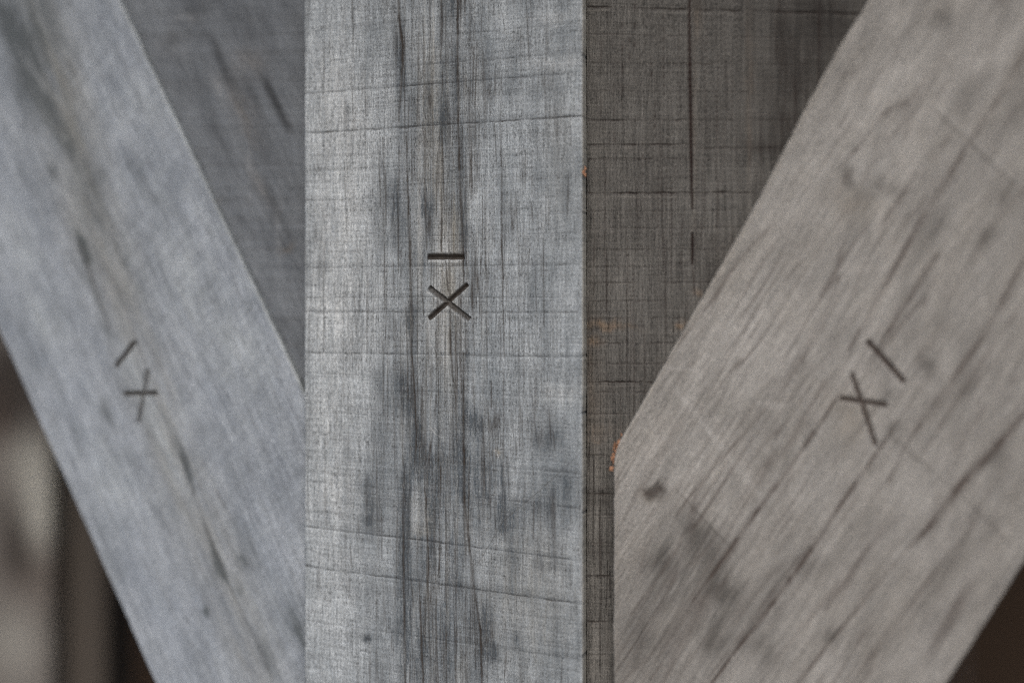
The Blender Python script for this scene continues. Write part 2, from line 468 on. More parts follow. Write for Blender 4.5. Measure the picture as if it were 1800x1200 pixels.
    stain_shade += low * (0.10 + 0.22 * np.clip(fbm(A / 9, V / 40, 35, 4) + .2, 0, 1)) + .22 * np.clip(ledge_shade, 0, 1)
    stain_shade = stain_shade * 0.86
    rightish = sstep(f.mm(820, 0)[0], f.mm(960, 0)[0], X)
    stain_shade += 0.10 * rightish
    warm = blobs_on(f, X, Y, A, V, [(785, 520, 22, 130, .5), (800, 420, 14, 60, .3), (770, 300, 12, 80, .25), (760, 180, 24, 120, .25), (875, 798, 6, 7, .9), (735, 410, 10, 200, .12),
                                    (985, 250, 30, 160, .10), (930, 1050, 80, 130, .22), (752, 905, 8, 40, .4), (720, 560, 3, 60, .5), (740, 935, 20, 10, .35)], 15)
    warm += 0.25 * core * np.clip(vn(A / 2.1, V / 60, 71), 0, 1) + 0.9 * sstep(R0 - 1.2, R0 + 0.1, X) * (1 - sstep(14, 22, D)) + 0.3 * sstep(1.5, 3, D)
    pale = blobs_on(f, X, Y, A, V, [(783, 470, 18, 60, .35), (783, 590, 14, 50, .25), (780, 410, 7, 60, .5), (783, 600, 8, 60, .45), (771, 500, 6, 60, .4), (728, 905, 12, 38, .55), (740, 380, 5, 90, .3), (741, 240, 6, 60, .35), (770, 230, 6, 60, .35),
                                    (600, 420, 62, 320, .34), (590, 180, 50, 90, .2), (590, 960, 45, 200, .18), (975, 690, 50, 18, .3), (985, 110, 60, 10, .25), (985, 30, 50, 10, .2), (575, 740, 30, 60, .2),
                                    (580, 870, 40, 40, .15), (570, 550, 40, 60, .15), (768, 590, 10, 60, .25), (712, 590, 10, 60, .2)], 25)
    sc1 = seg_line(X, Y, [f.mm(755, 748), f.mm(765, 762), f.mm(778, 770), f.mm(786, 778)], .35) + seg_line(X, Y, [f.mm(868, 790), f.mm(877, 804)], .7) \
        + seg_line(X, Y, [f.mm(764, 750), f.mm(770, 758)], .3)
    pale += 0.9 * sc1 + 0.16 * np.clip(wide, 0, 1) * core
    # light along the right arris, painted in as a pale rim
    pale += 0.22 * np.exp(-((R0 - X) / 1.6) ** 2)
    hair = seg_line(X, Y, [f.mm(835, 1000), f.mm(885, 915), f.mm(940, 870), f.mm(1022, 795)], .32)
    nub = seg_line(X, Y, [f.mm(1022, 296), f.mm(1026, 312)], .8)
    crack = np.maximum(np.maximum(crack, many), 0.5 * hair)
    crack = np.maximum(crack, np.clip(kerf, 0, 1.0) * 0.50)
    warm += nub
    tone = 0.13 * band - 0.10 * ledge_shade + 0.45 * np.exp(-((R0 - X) / 0.5) ** 2) * sstep(.8, 2, D) + 0.20 * wide * (0.35 + core) + 0.10 * fbm(A / 0.9, V / 9, 81, 2)  # also lightens the right side in colour, as if lit
    h = 0.10 * band - 0.22 * kerf - 0.9 * crack - 0.15 * np.clip(stain_shade, 0, 1) + 0.12 * wide + 0.35 * nub
    return dict(stain_shade=np.clip(stain_shade, 0, .85), warm=warm, pale=np.clip(pale, 0, .8), crack=np.clip(crack, 0, .92), tone=tone, h=h, saw=S)

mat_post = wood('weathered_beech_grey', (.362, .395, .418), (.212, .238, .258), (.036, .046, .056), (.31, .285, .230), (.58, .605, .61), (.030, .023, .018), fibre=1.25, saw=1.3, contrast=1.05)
g_I = [dict(a=(751, 450), b=(817, 450), w=5.6, d=3.4, bed_dark=.93, lip=.8, peak=.55, end=.9)]
g_X = [dict(a=(752, 560), b=(822, 498), w=4.6, d=3.2, bed_dark=.93, lip=.3, peak=.5, end=1.4),
       dict(a=(753, 505), b=(826, 562), w=4.8, d=3.4, bed_dark=.76, lip=.5, peak=-.5, end=1.2)]
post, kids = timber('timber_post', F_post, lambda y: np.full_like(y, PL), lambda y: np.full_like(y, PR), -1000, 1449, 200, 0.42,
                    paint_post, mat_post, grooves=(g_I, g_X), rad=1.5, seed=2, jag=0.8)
tag(post, 'upright grey sawn timber post between the two slanting braces, sharp carved I above X', 'post')
kids[0]['label'] = 'short level chisel cut reading I'
kids[1]['label'] = 'crossed chisel cuts reading X'

# ---- left brace
LBt = lin(F_lb.mm(210, 0), F_lb.mm(535, 688))
LBb = lin(F_lb.mm(0, 583), F_lb.mm(273, 1200))
def lb_r(y): return np.minimum(LBt(y), PL - 0.3)
def paint_lb(X, Y, A, V, D):
    f = F_lb
    def ctr(y): return np.interp(y, [-400, F_lb.mm(0, 0)[1], F_lb.mm(0, 400)[1], F_lb.mm(0, 700)[1], F_lb.mm(0, 1000)[1], F_lb.mm(0, 1200)[1], 600],
                                 [f.mm(0, 0)[0] - 60, f.mm(75, 0)[0], f.mm(175, 400)[0], f.mm(270, 700)[0], f.mm(395, 1000)[0], f.mm(470, 1200)[0], f.mm(640, 0)[0]])
    dist = (X - ctr(Y)) + 6 * fbm(A / 14, V / 40, 51, 3)
    core = np.exp(-(dist / 21.0) ** 2)
    streak = 0.6 * vn(A / 2.2, V / 60, 52) + 0.4 * vn(A / 5, V / 90, 53)
    St = [(40, 60, 60, 110, .35), (90, 200, 40, 90, .3), (15, 45, 16, 50, .75), (35, 75, 9, 20, .5), (50, 135, 14, 30, .5), (75, 190, 16, 30, .45), (60, 105, 10, 30, .3), (92, 300, 10, 20, .5), (145, 428, 9, 26, .85), (152, 455, 10, 18, .6), (170, 520, 5, 60, .5),
          (188, 585, 6, 30, .45), (190, 730, 10, 26, .55), (180, 700, 6, 20, .3), (320, 800, 6, 50, .5), (333, 835, 5, 30, .4), (385, 995, 8, 24, .9), (378, 970, 5, 50, .5),
          (362, 1075, 7, 9, .7), (428, 985, 10, 20, .5), (420, 1035, 10, 14, .4), (440, 960, 16, 60, .3), (280, 350, 8, 16, .35), (500, 1080, 40, 60, .3), (535, 1130, 8, 60, .5),
          (470, 1160, 12, 50, .4), (160, 350, 26, 70, .25), (120, 250, 26, 60, .25), (60, 30, 40, 60, .3), (35, 160, 14, 40, .25), (250, 330, 16, 30, .2), (100, 830, 18, 30, .12), (135, 760, 10, 18, .2), (60, 640, 22, 30, .15),
          (300, 900, 30, 40, .15), (190, 930, 30, 40, .12), (245, 300, 10, 30, .2), (400, 820, 20, 60, .12), (230, 470, 22, 60, .2), (215, 1000, 14, 30, .15)]
    stain_shade = blobs_on(f, X, Y, A, V, St, 55, .4)
    stain_shade += 0.14 * np.clip(fbm(X / 8, Y / 9, 68, 4), 0, 1) + 0.2 * np.clip(fbm(A / 2.2, V / 16, 69, 3), 0, 1) + 0.10 * core + 0.22 * np.clip(fbm(A / 12, V / 22, 56, 4), 0, 1) + 0.12 * core * np.clip(streak, 0, 1)
    warm = 0.45 * core * np.clip(0.7 + 0.7 * fbm(A / 6, V / 40, 57, 3), 0, 1.3)
    warm += blobs_on(f, X, Y, A, V, [(90, 160, 60, 140, .25), (150, 400, 50, 130, .2)], 58)
    pale = 0.35 * blobs_on(f, X, Y, A, V, [(235, 650, 16, 60, 1.0), (290, 780, 18, 90, 1.2), (30, 420, 30, 80, .6), (80, 560, 36, 60, .7), (330, 500, 40, 120, .7), (430, 640, 50, 100, .6), (200, 850, 50, 80, .6), (260, 180, 40, 60, .5)], 59)
    edge = np.clip(1 - (LBt(Y) - X) / 2.2, 0, 1)
    warm += 0.4 * edge; pale += 0.6 * edge
    # slanting band-saw scratches
    sa = math.radians(48)
    q = (X * math.sin(sa) + Y * math.cos(sa)); p = (X * math.cos(sa) - Y * math.sin(sa))
    band = fbm(q / 4.5, p / 40, 60, 4)
    pale += 0.16 * np.clip(band, 0, 1) * sstep(-2, 12, dist) + .22 * np.clip(fbm(A / 5, V / 30, 66, 4), 0, 1)
    stain_shade += 0.13 * np.clip(-band, 0, 1) * sstep(-2, 12, dist) + .22 * np.clip(-fbm(A / 5, V / 30, 66, 4), 0, 1)
    crack = cracks_on(f, X, Y, [([(140, 420), (165, 500), (195, 590)], 5, .5), ([(300, 760), (335, 850), (372, 950), (400, 1020)], 4.5, .55), ([(400, 1020), (450, 1130), (480, 1200)], 4, .4),
                                ([(90, 290), (130, 390)], 4, .3), ([(340, 780), (420, 940)], 3, .3), ([(225, 560), (255, 640)], 3, .3), ([(235, 250), (300, 400), (380, 560)], 3, .18)], 1.2, 63)
    tone = 0.16 * streak + 0.16 * fbm(A / 1.1, V / 12, 64, 3) + 0.06 * band
    h = 0.15 * streak - 0.6 * crack + 0.08 * band
    return dict(stain_shade=np.clip(stain_shade, 0, .8), warm=warm, pale=np.clip(pale, 0, .75), crack=crack, tone=tone, h=h, saw=q)
mat_lb = wood('weathered_blue_grey', (.300, .332, .371), (.206, .234, .272), (.052, .062, .066), (.270, .268, .245), (.43, .47, .485), (.040, .036, .032), fibre=.95, saw=.5, soakk=.6)
l_I = [dict(a=(238, 598), b=(202, 645), w=4.5, d=3.0, bed_dark=.93, lip=.5, peak=.3)]
l_X = [dict(a=(217, 691), b=(277, 690), w=4.5, d=3.0, bed_dark=.93, lip=.4, peak=.3), dict(a=(260, 648), b=(243, 744), w=4.2, d=2.4, bed_dark=.62, lip=.2, peak=.0)]
lb, kids = timber('timber_brace', F_lb, LBb, lb_r, -760, 500, 90, 0.75, paint_lb, mat_lb, grooves=(l_I, l_X), rad=1.5, seed=12, jag=0.6)
tag(lb, 'blue-grey slanting timber brace falling from upper left to the post, small carved strokes', 'brace')
kids[0]['label'] = 'short slanting chisel cut reading I'
kids[1]['label'] = 'crossed chisel cuts reading X, turned with the brace'

# ---- right brace
RBt = lin(F_rb.mm(1531, 0), F_rb.mm(1103, 752))
RBb = lin(F_rb.mm(1800, 988), F_rb.mm(1666, 1200))
RX0 = F_rb.mm(1079, 1000)[0]
def rb_l(y):
    e = RBt(y) - 3.2 * np.exp(-((y + 180) / 55) ** 2) + 1.0 * np.exp(-((y + 70) / 40) ** 2)
    k = 2.2
    return np.logaddexp(e / k, RX0 / k) * k - 0.2
def paint_rb(X, Y, A, V, D):
    f = F_rb
    C = [([(1615, 490), (1551, 600), (1530, 640)], 6, .5), ([(1450, 570), (1400, 646), (1372, 690)], 7, .5), ([(1372, 690), (1300, 770), (1230, 850), (1185, 910)], 5, .55),
         ([(1472, 700), (1425, 768), (1383, 830), (1325, 905), (1270, 985), (1215, 1060)], 7, .8),
         ([(1570, 755), (1475, 890), (1448, 935), (1355, 1065), (1296, 1140), (1240, 1215)], 8, .85), ([(1458, 925), (1420, 950)], 5, .4),
         ([(1810, 715), (1745, 795), (1690, 850), (1630, 930), (1595, 965)], 12, .95), ([(1595, 965), (1540, 1030), (1470, 1115), (1390, 1215)], 6, .6),
         ([(1530, 955), (1450, 1075)], 7, .5), ([(1810, 80), (1720, 230), (1705, 250)], 9, .5), ([(1705, 250), (1625, 375), (1585, 450), (1490, 620)], 9, .6),
         ([(1650, 445), (1550, 600)], 9, .65), ([(1810, 440), (1730, 590), (1650, 700), (1600, 770), (1560, 850)], 10, .6), ([(1615, 300), (1550, 395)], 8, .45),
         ([(1490, 440), (1440, 525)], 7, .5), ([(1800, 530), (1690, 690), (1620, 800)], 7, .4), ([(1730, 900), (1640, 1010), (1560, 1120)], 7, .4),
         ([(1770, 820), (1700, 920)], 7, .35), ([(1360, 660), (1300, 750)], 4, .3), ([(1500, 480), (1440, 580)], 5, .3), ([(1200, 950), (1160, 1010), (1110, 1080)], 5, .4),
         ([(1280, 1010), (1200, 1110), (1140, 1200)], 5, .45), ([(1420, 960), (1320, 1090), (1240, 1200)], 5, .45), ([(1660, 560), (1590, 660)], 6, .3), ([(1180, 860), (1090, 970)], 3, .3)]
    crack = cracks_on(f, X, Y, [(p, w * 1.2, min(1, q * 1.25)) for p, w, q in C], 0.8, 83, .5)
    rng = np.random.RandomState(9)
    ga = f.ga
    for k in range(150):
        x = rng.uniform(1090, 1850); y = rng.uniform(560, 1230) if k % 3 else rng.uniform(0, 900)
        Ln = rng.uniform(30, 150); sl = .58 + .22 * (x - 1100) / 700 + rng.uniform(-.03, .03)
        if x < 1531 - .57 * y + 40 and y < 800: continue
        crack = np.maximum(crack, seg_line(X, Y, [f.mm(x, y), f.mm(x - sl * Ln, y + Ln)], rng.uniform(.4, .9)) * rng.uniform(.1, .38))
    def ridge(a, v, sd, t): return np.clip(1 - np.abs(vn(a, v, sd)) / t, 0, 1)
    Aw = A + 1.2 * fbm(A / 30, V / 50, 94, 2)
    stri = ridge(Aw / 3.4, V / 150, 95, .10) * .8 + ridge(Aw / 6.5, V / 110, 96, .12)
    stri *= np.clip(.55 + .8 * vn(A / 14, V / 60, 98), 0, 1.2) * sstep(-150, 40, Y + X * .6)
    crack = np.maximum(crack, .50 * stri)
    crack = np.maximum(crack, .75 * np.clip(blob(X, Y, f.mm(1138, 866), 5, 3.0, 0.3) + blob(X, Y, f.mm(1158, 863), 3.6, 5, 0.2), 0, 1) * (.8 + .6 * vn(X / 1.5, Y / 1.5, 97)))
    streak = 0.6 * vn(A / 2.4, V / 60, 91) + 0.4 * vn(A / 6, V / 80, 92)
    St = [(1485, 300, 14, 14, .5), (1497, 318, 9, 10, .5), (1510, 345, 22, 30, .3), (1640, 400, 16, 34, .4), (1660, 30, 16, 18, .4), (1560, 330, 26, 12, .35), (1700, 160, 22, 40, .2), (1735, 420, 14, 26, .45),
          (1570, 750, 12, 14, .6), (1560, 700, 10, 22, .35), (1630, 640, 30, 14, .4, 60), (1700, 690, 14, 40, .3), (1750, 800, 14, 30, .5), (1240, 960, 60, 28, .5, 60), (1190, 1010, 50, 55, .5), (1300, 1090, 60, 70, .3), (1140, 1130, 40, 60, .3), (1270, 1040, 24, 20, .5), (1160, 975, 12, 30, .3),
          (1220, 930, 40, 20, .3), (1130, 1090, 30, 50, .25), (1350, 1150, 40, 30, .28), (1460, 1120, 12, 16, .5), (1640, 1080, 30, 30, .18), (1420, 990, 22, 26, .35), (1360, 1020, 18, 30, .3), (1250, 1120, 30, 30, .3),
          (1140, 867, 15, 10, .9, 75), (1158, 862, 11, 13, 1.0), (1150, 870, 8, 8, .6), (1168, 844, 4, 4, .6), (1410, 650, 7, 20, .4), (1720, 260, 20, 50, .2), (1770, 340, 24, 30, .3), (1795, 200, 20, 60, .2), (1600, 470, 14, 40, .2), (1680, 990, 22, 50, .2), (1760, 1000, 20, 40, .15)]
    stain_shade = blobs_on(f, X, Y, A, V, St, 85, .45)
    stain_shade += 0.24 * np.clip(fbm(A / 6, V / 90, 86, 4), 0, 1) + 0.10 * np.clip(fbm(A / 2.2, V / 40, 99, 3), 0, 1)
    stain_shade += 0.14 * sstep(60, 200, Y) * np.clip(1 - (X - RX0) / 120, 0, 1) + 0.06 * np.clip(streak, 0, 1) + 0.14 * sstep(20, 240, X * .5 + Y * .5)  # last term paints light falloff: darker toward the lower right
    warm = 0.20 * np.clip(0.3 + fbm(A / 14, V / 40, 87, 3), 0, 1)
    warm += blobs_on(f, X, Y, A, V, [(1510, 360, 40, 30, .5), (1140, 870, 16, 12, .6), (1480, 710, 30, 24, .3), (1500, 745, 16, 30, .4)], 88)
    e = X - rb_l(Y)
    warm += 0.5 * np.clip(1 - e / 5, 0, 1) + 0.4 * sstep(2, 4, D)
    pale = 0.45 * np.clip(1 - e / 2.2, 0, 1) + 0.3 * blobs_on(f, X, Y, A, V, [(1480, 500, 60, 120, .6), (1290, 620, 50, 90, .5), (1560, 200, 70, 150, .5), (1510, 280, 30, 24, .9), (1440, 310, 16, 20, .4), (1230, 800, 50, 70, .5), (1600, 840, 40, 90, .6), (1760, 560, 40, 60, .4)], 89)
    for a, b, w, s in (((1185, 680), (1255, 768), 2.6, .26), ((1245, 756), (1340, 875), 3.0, .30), ((1325, 708), (1380, 713), 2.2, .28), ((1385, 830), (1330, 770), 1.5, .1), ((1640, 180), (1800, 330), 1.4, .25), ((1160, 645), (1230, 650), 1.0, .25)):
        pale += seg_line(X, Y, [f.mm(*a), f.mm(*b)], w) * s
    sa = math.radians(-40)
    q = X * math.sin(sa) + Y * math.cos(sa); p = X * math.cos(sa) - Y * math.sin(sa)
    q = Y * math.cos(sa) + X * math.sin(sa)
    band = fbm(q / 6, p / 120, 90, 3)
    for a, b, w, s in (((1640, 190), (1800, 340), 1.3, .3), ((1180, 850), (1300, 980), .9, .3), ((1560, 760), (1640, 830), 1.6, .3), ((1690, 870), (1780, 960), 1.6, .25)):
        stain_shade += seg_line(X, Y, [f.mm(*a), f.mm(*b)], w) * s
    stain_shade += .12 * np.clip(band, 0, 1); pale += .14 * np.clip(-band, 0, 1)
    tone = 0.08 * streak + 0.20 * fbm(A / 1.1, V / 12, 93, 3) + 0.08 * band
    h = 0.15 * streak - 0.8 * crack + 0.06 * band
    return dict(stain_shade=np.clip(stain_shade, 0, .8), warm=warm, pale=np.clip(pale, 0, .75), crack=np.clip(crack, 0, .9), tone=tone, h=h, saw=q)
mat_rb = wood('weathered_warm_grey', (.322, .314, .299), (.218, .212, .201), (.052, .049, .045), (.225, .205, .175), (.45, .445, .43), (.048, .036, .031), fibre=1.0, saw=.4, soakk=.5)
r_I = [dict(a=(1524, 597), b=(1592, 672), w=5.0, d=3.0, bed_dark=.92, lip=.35, peak=.3)]
r_X = [dict(a=(1476, 699), b=(1561, 711), w=4.8, d=2.8, bed_dark=.88, lip=.3, peak=.3),
       dict(a=(1497, 655), b=(1517, 712), w=4.2, d=2.6, bed_dark=.88, lip=.1, peak=.0), dict(a=(1513, 700), b=(1540, 784), w=4.2, d=2.6, bed_dark=.88, lip=.1, peak=.0)]
rb, kids = timber('timber_brace', F_rb, rb_l, lambda y: np.maximum(RBb(y), rb_l(y) + .6), -760, 620, 90, 0.75, paint_rb, mat_rb, grooves=(r_I, r_X), rad=1.8, seed=22, jag=0.7)
tag(rb, 'warm grey slanting timber brace rising from the post to upper right, long dark cracks', 'brace')
kids[0]['label'] = 'slanting chisel cut reading I beside the X'
kids[1]['label'] = 'uneven crossed chisel cuts reading X'

# ---- board behind, between post and right brace
def paint_rp(X, Y, A, V, D):
    f = F_rp
    x0 = f.mm(1030, 0)[0]
    slope = np.interp(Y, [-260, -235, -150, -60, 60, 260], [.07, .06, .015, .0, -.01, .02])
    S = Y - (X - x0) * slope
    def sy(py): return f.mm(1040, py)[1]
    a0, a1 = x0 - 5, x0 + 260
    lines = [(sy(12), 1.1, a0, a1), (sy(60), .4, a0, a1), (sy(110), .5, a0, a1), (sy(160), .4, a0, a1), (sy(212), .9, a0, x0 + 65), (sy(212), .5, x0 + 65, a1), (sy(255), .9, a0, x0 + 80), (sy(262), .6, x0 + 80, a1), (sy(280), .7, a0, x0 + 70),
             (sy(340), 1.2, a0, a1), (sy(372), .4, a0, a1), (sy(402), .5, a0, a1), (sy(440), .5, a0, a1), (sy(470), .4, a0, a1), (sy(498), .6, a0, a1), (sy(530), .4, a0, a1), (sy(560), .5, a0, a1), (sy(604), .7, a0, a1),
             (sy(640), .5, a0, a1), (sy(672), 1.1, a0, a1), (sy(690), .5, a0, a1), (sy(728), .5, a0, a1), (sy(800), .5, a0, a1), (sy(868), 1.0, a0, a1), (sy(905), .5, a0, a1), (sy(955), .6, a0, a1), (sy(1012), 1.2, a0, a1), (sy(1092), .9, a0, a1), (sy(1150), .6, a0, a1), (sy(-80), 1, a0, a1)]
    kerf = saw_lines(f, X, S, A, lines, .6, 101)
    lite = saw_lines(f, X, S - 2.6, A, [(q, s * .8, a, b) for q, s, a, b in lines if s > .85], .7, 101)
    weave = fbm(X / 60, S / 1.5, 103, 3); weave2 = fbm(A / 1.1, V / 45, 104, 3); wide = vn(X / 200, S / 5, 105)
    C = [([(1211, -40), (1212, 60), (1213, 180), (1215, 300), (1217, 368)], 5.2, 1.6), ([(1217, 408), (1217, 466)], 4.2, 1.4), ([(1218, 470), (1221, 520)], 2.6, .7),
         ([(1440, 0), (1440, 90), (1438, 160)], 3, .75), ([(1396, 130), (1398, 230)], 2.8, .6), ([(1370, 0), (1371, 20)], 3, .7), ([(1241, 50), (1240, 170), (1242, 260)], 2, .5), ([(1320, 200), (1319, 300)], 2.4, .5)]
    crack = cracks_on(f, X, Y, C, .35, 106, .8)
    rng = np.random.RandomState(3)
    for k in range(150):
        x = rng.uniform(1035, 1500); y = rng.uniform(-20, 1200) if x < 1080 else rng.uniform(-20, 780); Ln = rng.uniform(30, 200)
        crack = np.maximum(crack, seg_line(X, Y, [f.mm(x, y), f.mm(x + rng.uniform(-2, 3), y + Ln)], rng.uniform(.25, .45)) * rng.uniform(.25, .6))
    St = [(1370, 60, 14, 50, .6), (1450, 30, 60, 60, .5), (1400, 230, 60, 30, .35), (1400, 120, 40, 60, .4), (1350, 260, 50, 10, .4), (1320, 20, 20, 60, .3), (1380, 170, 40, 60, .3), (1270, 500, 30, 30, .25), (1050, 430, 16, 30, .3), (1055, 880, 30, 20, .4), (1150, 690, 60, 30, .2), (1058, 960, 40, 16, .3)]
    stain_shade = blobs_on(f, X, Y, A, V, St, 107, .4) + .20 * sstep(f.mm(1200, 0)[0], f.mm(1480, 0)[0], X) + .15 * np.clip(wide, 0, 1)
    stain_shade += .3 * sstep(2.2, .2, rb_l(Y) - X)  # board darker in a thin line along the brace
    warm = blobs_on(f, X, Y, A, V, [(1316, 120, 6, 140, .5), (1225, 30, 10, 40, .5), (1316, 260, 4, 60, .4), (1220, 200, 5, 200, .35), (1300, 430, 60, 30, .2), (1060, 760, 40, 14, .45), (1050, 720, 20, 100, .3), (1035, 650, 8, 120, .5), (1200, 570, 14, 8, .9), (1050, 775, 12, 4, .8)], 108)
    bright = blobs_on(f, X, Y, A, V, [(1055, 567, 26, 7, .9, 0), (1085, 575, 28, 5, .7, 0), (1042, 597, 14, 8, .8, 0), (1228, 520, 9, 5, .8, 30), (1196, 573, 8, 4, .8, 30), (1232, 514, 4, 3, .5)], 109, .4)
    pale = .32 * np.clip(lite, 0, 1.2) + .12 * np.clip(-weave, 0, 1) + .12 * np.clip(1 - (X - x0) / 20, 0, 1) * sstep(100, 200, Y)
    crack = np.maximum(crack, np.clip(kerf, 0, 1.3) * .62)
    tone = .20 * weave + .42 * weave2 + .10 * wide
    h = -.3 * kerf - 1.4 * crack + .12 * weave + .1 * weave2
    return dict(stain_shade=np.clip(stain_shade, 0, .85), warm=np.clip(.30 * warm + .75 * bright, 0, 1), pale=np.clip(pale, 0, .9), crack=np.clip(crack, 0, .97), tone=tone, h=h, saw=S)
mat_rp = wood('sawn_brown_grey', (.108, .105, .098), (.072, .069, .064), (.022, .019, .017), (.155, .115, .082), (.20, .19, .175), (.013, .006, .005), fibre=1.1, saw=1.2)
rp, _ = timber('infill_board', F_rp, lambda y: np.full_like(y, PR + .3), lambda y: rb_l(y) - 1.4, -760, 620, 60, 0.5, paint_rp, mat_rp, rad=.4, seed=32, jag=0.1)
tag(rp, 'dark brown-grey rough-sawn board set back between the post and the right brace', 'board')

# ---- board behind, between left brace and post
def paint_lp(X, Y, A, V, D):
    f = F_lp
    S = Y
    def sy(py): return f.mm(400, py)[1]
    a0, a1 = PL - 260, PL
    lines = [(sy(p), s, a0, a1) for p, s in ((62, .4), (70, .3), (140, .3), (222, .5), (290, .4), (352, .5), (388, .3), (436, .4), (470, .5), (510, .3), (560, .3))]
    kerf = saw_lines(f, X, S, A, lines, 1.2, 111)
    weave = fbm(X / 90, S / 2.2, 112, 4)
    streak = vn(A / 3.5, V / 70, 113) * .6 + vn(A / 8, V / 60, 114) * .6
    St = [(483, 178, 8, 30, .95), (472, 160, 8, 20, .6), (505, 215, 8, 26, .55), (385, 95, 7, 45, .55), (400, 140, 9, 30, .35), (440, 160, 18, 30, .35), (430, 30, 30, 40, .3), (345, 20, 26, 30, .35), (300, 75, 20, 14, .3), (510, 120, 22, 60, .15),
          (455, 260, 20, 50, .2), (450, 330, 7, 40, .35), (380, 240, 6, 50, .3), (500, 430, 20, 20, .25), (520, 330, 20, 60, .2), (480, 360, 8, 40, .3), (525, 40, 16, 120, .2)]
    stain_shade = blobs_on(f, X, Y, A, V, St, 115, .35) + .25 * np.clip(streak, 0, 1) + .18 * np.clip(fbm(A / 14, V / 30, 116, 3), 0, 1) + .25 * kerf
    warm = blobs_on(f, X, Y, A, V, [(430, 200, 20, 60, .4), (440, 110, 30, 30, .3), (505, 435, 14, 6, .7), (455, 320, 9, 40, .3), (380, 355, 6, 6, .6)], 117)
    pale = blobs_on(f, X, Y, A, V, [(330, 30, 22, 6, .35, 0), (385, 150, 14, 20, .25), (455, 330, 7, 26, .3), (490, 392, 60, 5, .25, 90), (440, 290, 60, 4, .25, 90), (300, 80, 30, 30, .15)], 118) + .12 * np.clip(-weave, 0, 1)
    return dict(stain_shade=np.clip(stain_shade, 0, .85), warm=warm, pale=np.clip(pale, 0, .7), crack=np.clip(.25 * kerf, 0, 1), tone=.20 * weave + .20 * streak + .2 * fbm(A / 2, V / 9, 119, 3), h=.1 * weave - .2 * kerf, saw=S)
mat_lp = wood('weathered_slate_grey', (.160, .176, .194), (.106, .118, .133), (.028, .030, .033), (.15, .135, .12), (.30, .31, .32), (.03, .03, .03), fibre=.7, saw=.8)
lpd, _ = timber('infill_board', F_lp, lambda y: np.minimum(LBt(y) + .3, PL - .9), lambda y: np.full_like(y, PL - .3), -760, F_lb.mm(535, 688)[1] + 1, 60, 0.8, paint_lp, mat_lp, rad=.4, seed=42, jag=0.1)
tag(lpd, 'slate-grey board set back between the left brace and the post, blurred dark streaks', 'board')

# ---- splinters torn up at the corner of the right brace and on the post's arris
def splinters(name, pts, mat, label, seed):
    rng = np.random.RandomState(seed)
    V, Q = [], []
    for (x, y, z, n, spread, ln) in pts:
        for k in range(n):
            c = np.array([x, y, z]) + rng.normal(size=3) * np.array([spread * .5, spread * .3, spread])
            d = rng.normal(size=3) * np.array([.6, .5, 1]); d /= np.linalg.norm(d)
            u = np.cross(d, [0.3, 1, .2]); u /= np.linalg.norm(u); w = np.cross(d, u)
            L = ln * rng.uniform(.5, 1.4); r = rng.uniform(.00025, .0006)
            b = len(V)
            for t, rr in ((-1, .25), (0, 1), (1, .2)):
                bend = u * (0.25 * L * (t * t))
                for a, bb in ((1, 1), (-1, 1), (-1, -1), (1, -1)):
                    V.append(c + d * L * t * .5 + bend + (u * a * r * 1.6 + w * bb * r) * rr)
            for s in (0, 4):
                for k2 in range(4):
                    Q.append([b + s + k2, b + s + (k2 + 1) % 4, b + s + 4 + (k2 + 1) % 4, b + s + 4 + k2])
            Q.append([b, b + 3, b + 2, b + 1]); Q.append([b + 8, b + 9, b + 10, b + 11])
    V = np.array(V); z = np.zeros(len(V))
    o = link_mesh(name, V, (np.array(Q), []), mat, {'grain': V * 1000})
    return o
mat_spl = bpy.data.materials.new('fresh_orange_wood'); mat_spl.use_nodes = True
_n = mat_spl.node_tree.nodes; _l = mat_spl.node_tree.links
_t = _n.new('ShaderNodeTexNoise'); _t.inputs['Scale'].default_value = 900
_r = _n.new('ShaderNodeValToRGB'); _r.color_ramp.elements[0].color = (.20, .085, .045, 1); _r.color_ramp.elements[1].color = (.40, .23, .14, 1)
_c = _n.new('ShaderNodeTexCoord'); _l.new(_c.outputs['Object'], _t.inputs['Vector']); _l.new(_t.outputs['Fac'], _r.inputs[0])
_l.new(_r.outputs[0], _n['Principled BSDF'].inputs['Base Color']); _n['Principled BSDF'].inputs['Roughness'].default_value = .8
def w3(px, py, dep):
    p = at(px, py, dep); return p[0], dep, p[1]
spl = []
for (a, b, n, sp, ln) in ((1093, 775, 9, .0018, .004), (1085, 790, 12, .002, .005), (1079, 805, 10, .0016, .004), (1077, 822, 5, .001, .003)):
    x, y, z = w3(a, b, .003)
    spl.append((x - .0004, y, z, n, sp, ln))
s1 = splinters('splinters', spl, mat_spl, '', 5)
s1.parent = rb; s1['label'] = 'torn orange wood fibres at the lower left corner'
x, y, z = w3(1026, 305, .0012)
s2 = splinters('splinters', [(x + .0004, y, z, 8, .0012, .003)], mat_spl, '', 6)
s2.parent = post; s2['label'] = 'tiny torn tan fibre on the right edge'

